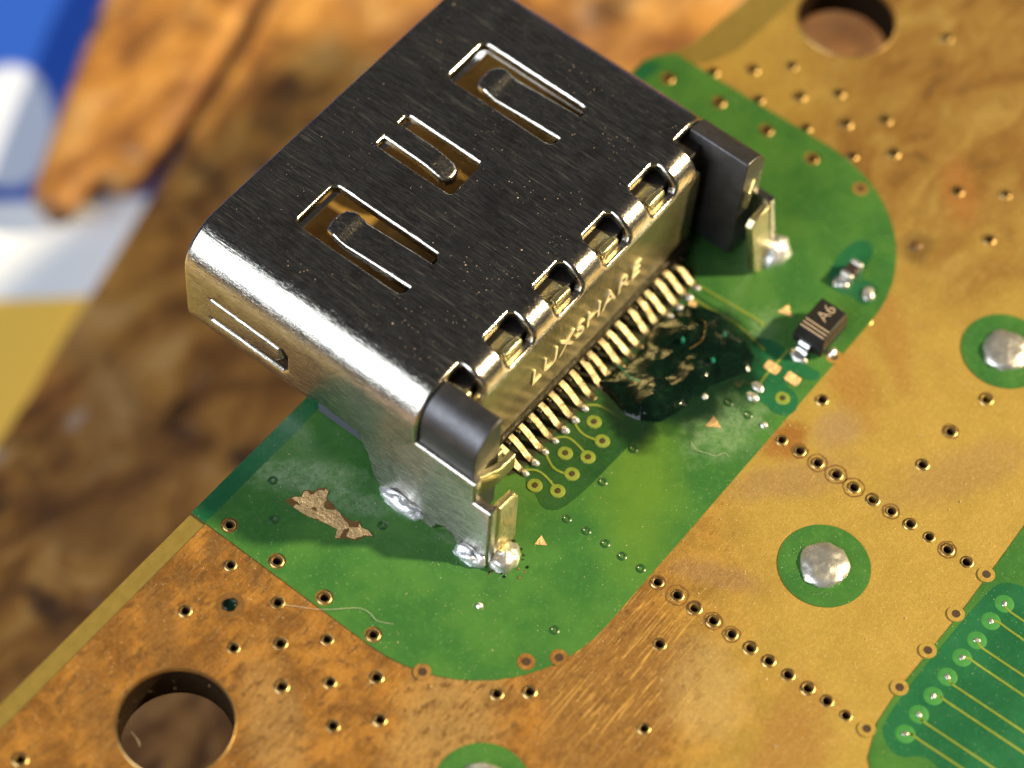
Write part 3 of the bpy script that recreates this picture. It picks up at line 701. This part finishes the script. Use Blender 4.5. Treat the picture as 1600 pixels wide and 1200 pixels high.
# rear cover: bridges over the edge, five windows, plate with raised lettering
fc = bpy.data.curves.new('lettering', 'FONT'); fc.body = 'LUXSHARE'; fc.size = 1.12 * S; fc.extrude = .03 * S; fc.align_x = 'CENTER'; fc.align_y = 'CENTER'; fc.offset = -.002 * S; fc.space_character = 1.04
fo = bpy.data.objects.new('lettering_tmp', fc); C.objects.link(fo)
bpy.context.view_layer.update()
me = bpy.data.meshes.new_from_object(fo.evaluated_get(bpy.context.evaluated_depsgraph_get())); bpy.data.objects.remove(fo)
me.materials.clear(); me.materials.append(MAT['letter'])
lo = link(bpy.data.objects.new('lettering', me), rc); lo.rotation_euler = (math.pi / 2, 0, 0); lo.location = Vector((-.2, YB - RR - .02, 2.35)) * S
# stops seen through the windows
for x in (-5.95, -3.56, -1.19, 1.19, 3.56):
    box('stop_block', x - .70, x + .34, 1.50, 2.10, 3.0, 4.56, 'rear', con, .10); box('stop_ridge', x - .50, x + .32, 1.36, 1.66, 3.1, 4.70, 'rear', con, .09)
# dark sleeves at both rear corners (rounded over the side)
for sg in (-1, 1):
    rr = 1.0; x1 = 7.12 if sg < 0 else 7.22; zt = 4.94; xi = 5.92 if sg < 0 else 6.1; ye = .05 if sg < 0 else -.12; prof = [(xi, .25), (xi, zt - .06), (xi + .04, zt)]
    prof += [(x1 - rr + rr * math.sin(math.pi / 2 * i / 10), zt - rr + rr * math.cos(math.pi / 2 * i / 10)) for i in range(11)]
    prof += [(x1, 2.9), (x1 - .2, 2.86), (x1 - .2, .25)]
    n = len(prof); v = [(sg * x, y, z) for y in (ye, 2.10) for x, z in prof]
    f = [tuple(range(n)), tuple(range(n, 2 * n))[::-1]] + [(i, (i + 1) % n, n + (i + 1) % n, n + i) for i in range(n)]
    mk('corner_sleeve', v, f, 'ear', con, 40, .03)
    # flaps folded round the rear corner
    def flap(x, z, d, yy): return (sg * x, yy + d, z)
    zu, zl = (2.92, 2.02) if sg < 0 else (3.6, 2.6); xf = 5.62 if sg < 0 else 6.3
    def flap_hi(a, b, d, sg=sg): return (sg * a, -.02 - .3 * min(1, (7.1 - a) * 1.2) + d, b)
    def flap_lo(a, b, d, sg=sg):
        k = max(0, (2.4 - b) / 2.4); return (sg * (a + (.52 if sg < 0 else .12) * k), -.62 - .18 * min(1, (7.1 - a) * 4) + d - .42 * k, b)
    bent('rear_flap', [(7.08, zl + .08), (7.08, zu), (6.9, zu + .01), (xf, zu - .12), (xf - .02, zl + .2), (6.9, zl + .1)], [], flap_hi, 'rear', con, .24, [[(7.1 - .1 * k, 1.9), (7.1 - .1 * k, 3.9)] for k in range(1, 14)], 40, 0, 2, .06)
    bent('rear_leg_flap', [(7.08, .03), (7.08, zl - .05), (6.9, zl), (6.15, zl - .08), (6.0, zl - .25), (6.0, .3), (6.2, .03)], [], flap_lo, 'rear', con, .24, [[(7.1 - .06 * k, -.1), (7.1 - .06 * k, 2.8)] for k in range(1, 6)], 40, 0, 2, .06)
    if sg < 0: box('support_rib', -6.7, -5.5, .15, 1.0, 1.4, 2.55, 'rear', con, .05)
# moulded body and the tongue inside the opening
box('housing', -6.75, 6.75, 1.55, 5.2, .10, 4.55, 'plastic', con, .05)
box('housing_skirt', -6.86, 6.86, 4.3, 6.2, .12, 1.36, 'grey', con, .05)
box('contact_tongue', -5.6, 5.6, 5.1, 9.6, 2.45, 3.25, 'tongue', con, .08)
cv = [(x, y, z) for x in (-5.35, 5.35) for y, z in ((1.40, .10), (1.40, .80), (1.16, .80), (.98, .74), (.94, .66), (.94, .10))]
mk('pin_carrier', cv, [(0, 1, 2, 3, 4, 5), (11, 10, 9, 8, 7, 6)] + [(i, (i + 1) % 6, 6 + (i + 1) % 6, 6 + i) for i in range(6)], 'foot', con, 30, .03)
tooth = box('tooth', -.09, .09, .74, .97, .14, .66, 'foot', con, .03, .02); tooth.location = Vector((-4.75, 0, 0)) * S
for i in range(1, 20): copy_of(tooth, con, (-4.75 + .5 * i + random.uniform(-.01, .01), random.uniform(-.04, .02), 0))
# nineteen pins
sheet('pin_grime', chaikin([(-4.95, .08), (-4.95, .96), (4.95, .96), (4.95, .12), (3.0, .02), (1.2, .14), (-1.0, .03), (-3.0, .12)]), [], ZM + .036, .004, 'grime', con)
def pinmesh(name, jx, jz):
    prof = [(1.02, .66), (.74, .56), (.50, .38), (.28, .18), (.08, .11), (-.10, .09)]
    wd = .125; v, f = [], []
    for i, (y, z) in enumerate(prof):
        for dx, dz in ((-wd, 0), (wd, 0), (wd, -.11), (-wd, -.11)): v.append((dx + jx * (1 - i / 5), y, z + dz + jz))
    for i in range(len(prof) - 1):
        for k in range(4): f.append((i * 4 + k, i * 4 + (k + 1) % 4, (i + 1) * 4 + (k + 1) % 4, (i + 1) * 4 + k))
    f += [(0, 1, 2, 3), (23, 22, 21, 20)]
    return mk(name, v, f, 'pin', con, 40, .025)
p0 = pinmesh('pin', 0, 0); p0.location = Vector((-4.5, 0, 0)) * S
b0 = blob('solder_tip', (0, -.04, .03), (.12, .15), .14, 'solder_w', p0, 0, .2, 1, 12, 5)
b1 = blob('solder_tip_tmp', (0, .02, .03), (.15, .13), .12, 'pin', p0, 0, .3, 4, 12, 5)
for i in range(1, 19):
    c = copy_of(p0, con, (-4.5 + .5 * i + random.uniform(-.02, .02), random.uniform(-.05, .03), random.uniform(-.01, .03)))
    c.rotation_euler = (0, 0, random.uniform(-.05, .05) * (2.2 if 7 < i < 15 else 1))
    s_ = copy_of(b0 if not 7 <= i <= 14 else b1, c, (0, random.uniform(-.03, .03), 0), 'solder_tip'); s_.scale = (random.uniform(.85, 1.15),) * 3
bpy.data.objects.remove(b1)
# solder at the legs
for c, r, h, a, m in (((-7.74, 2.15), (.30, .90), .40, 0, 'solder_w'), ((-7.80, -.55), (.30, .60), .40, .08, 'solder_w'), ((-7.22, -1.36), (.56, .44), .40, 0, 'solder'), ((7.22, -1.12), (.62, .50), .62, 0, 'solder_w'), ((7.3, 2.25), (.3, .9), .4, 0, 'solder_w')):
    blob('solder_fillet', (*c, .04), r, h, m, con, a, .26, c[0] + c[1], 24, 8)
for k in range(26):
    a = random.uniform(0, 6.28); r = random.uniform(.5, .85); blob('solder_spatter', (-7.2 + r * math.cos(a), -1.36 + r * math.sin(a), ZM - .01), (random.uniform(.02, .07), random.uniform(.02, .06)), .04, 'stain' if k % 2 else 'flux', con, a, .3, k, 8, 3)

# ------------------------------------------------------------------ loose chip parts
DX0, DX1, DY0, DY1 = 4.80, 6.22, -4.62, -3.56
di = empty('diode', ((DX0 + DX1) / 2, (DY0 + DY1) / 2, ZM), 'black moulded diode marked A6 with three stripes on the green board', 'diode')
def dloc(x, y): return (x - (DX0 + DX1) / 2, y - (DY0 + DY1) / 2)
hx, hy = (DX1 - DX0) / 2, (DY1 - DY0) / 2
bd = box('body', -hx, hx, -hy, hy, .06, .48, 'plastic', di, .03, -.03)
box('body_top', -hx - .025, hx + .025, -hy - .025, hy + .025, .481, .96, 'plastic', di, .05, .07)
def text(body, size, loc, rot, mat, parent, name, ext=.006, offs=-.008):
    fc = bpy.data.curves.new(name, 'FONT'); fc.body = body; fc.size = size * S; fc.extrude = ext * S; fc.align_x = 'CENTER'; fc.align_y = 'CENTER'; fc.offset = offs * S
    fo = bpy.data.objects.new('tmp', fc); C.objects.link(fo); bpy.context.view_layer.update()
    me = bpy.data.meshes.new_from_object(fo.evaluated_get(bpy.context.evaluated_depsgraph_get())); bpy.data.objects.remove(fo)
    me.materials.clear(); me.materials.append(MAT[mat]); o = link(bpy.data.objects.new(name, me), parent); o.location = Vector(loc) * S; o.rotation_euler = rot; return o
text('A6', .58, (.24, .03, .966), (0, 0, 0), 'ink', di, 'marking', .006, -.016)
for k in range(3): box('stripe', -hx + .08 + k * .15, -hx + .105 + k * .15, -hy + .09, hy - .09, .958, .967, 'ink', di, 0)
for sg in (-1, 1):
    P = [(hx - .02, .42), (hx + .10, .42), (hx + .17, .34), (hx + .17, .12), (hx + .26, .03), (hx + .42, .02)]
    v, f = [], []
    for x, z in P:
        for dy, dz in ((-.2, 0), (.2, 0), (.2, -.07), (-.2, -.07)): v.append((sg * x - (sg * dz if False else 0), dy + .05, z + dz + .03))
    for i in range(len(P) - 1):
        for k in range(4): f.append((i * 4 + k, i * 4 + (k + 1) % 4, (i + 1) * 4 + (k + 1) % 4, (i + 1) * 4 + k))
    f += [(0, 1, 2, 3), tuple(range(23, 19, -1))]
    mk('lead', v, f, 'solder_w', di, 40, .02)
    blob('solder_fillet', (sg * (hx + .34), .03, -.03), (.22, .36), .14, 'solder', di, 0, .25, sg + 3, 16, 5)
cx, cy = px(1330, 424, .3)
cp = empty('chip_capacitor', (cx, cy, ZM), 'small dark chip capacitor with silver ends next to the moulded diode', 'capacitor')
box('body', -.20, .20, -.20, .20, .02, .42, 'resistor', cp, .03)
for sg in (-1, 1): box('end_cap', *sorted((sg * .201, sg * .37)), -.215, .215, .0, .44, 'solder', cp, .05)
blob('solder_fillet', (-.42, 0, -.03), (.18, .24), .18, 'solder', cp, 0, .2, 5, 14, 5)

# ------------------------------------------------------------------ lint and dust
def lint(pts, r, label):
    P = smoothline([(*px(u, v, z), z) for u, v, z in pts], 6); o = tube('lint_fibre', P, r, 'lint', None, 5); tag(o, label, 'lint', None)
lint([(440, 944, .09), (490, 951, .08), (520, 952, .16), (560, 950, .12), (578, 958, .10), (590, 970, .1), (615, 975, .08)], .0065, 'thin wavy pale fibre lying across the copper and green border')
lint([(1080, 690, .1), (1088, 702, .14), (1104, 708, .1), (1118, 712, .12), (1132, 708, .1), (1138, 713, .08)], .006, 'short kinked fibre on the green board beside a copper triangle')
lint([(205, 1143, -1.0), (212, 1152, -.9), (217, 1160, -.95), (218, 1166, -1.0)], .010, 'tiny curled fibre in the mounting hole')
def specks(name, n, pick, smin, smax, label, mat='dust'):
    v, f = [], []
    for _ in range(n):
        q = pick()
        if q is None: continue
        x, y, z = q; s = random.uniform(smin, smax) * (2 if random.random() < .06 else 1); a = random.uniform(0, 6.28); b = len(v)
        for k in range(4):
            rr = s * random.uniform(.5, 1.2); v.append((x + rr * math.cos(a + k * 1.57), y + rr * math.sin(a + k * 1.57), z + .004))
        v.append((x, y, z + s * .7)); f += [(b, b + 1, b + 4), (b + 1, b + 2, b + 4), (b + 2, b + 3, b + 4), (b + 3, b, b + 4)]
    return tag(mk(name, v, f, mat), label, 'dust', None, 'stuff')
def top_pick():
    x = random.uniform(-6, 6); y = 2.4 + 8.4 * random.random() ** 1.7
    for h in hl[:3]:
        if inside((x, y), h): return None
    if noise.noise(Vector((x * .7, y * .7, 9))) < random.uniform(-.1, .35): return None
    return (x, y, H)
specks('dust', 900, top_pick, .005, .020, 'pale tan dust grains scattered over the steel connector top')
def board_pick():
    x = random.uniform(-22, 14); y = random.uniform(-14, 6)
    if abs(x) < 7.6 and y > -1.2: return None
    return (x, y, ZM)
specks('dust', 900, board_pick, .008, .022, 'fine pale dust grains sprinkled over the circuit board')
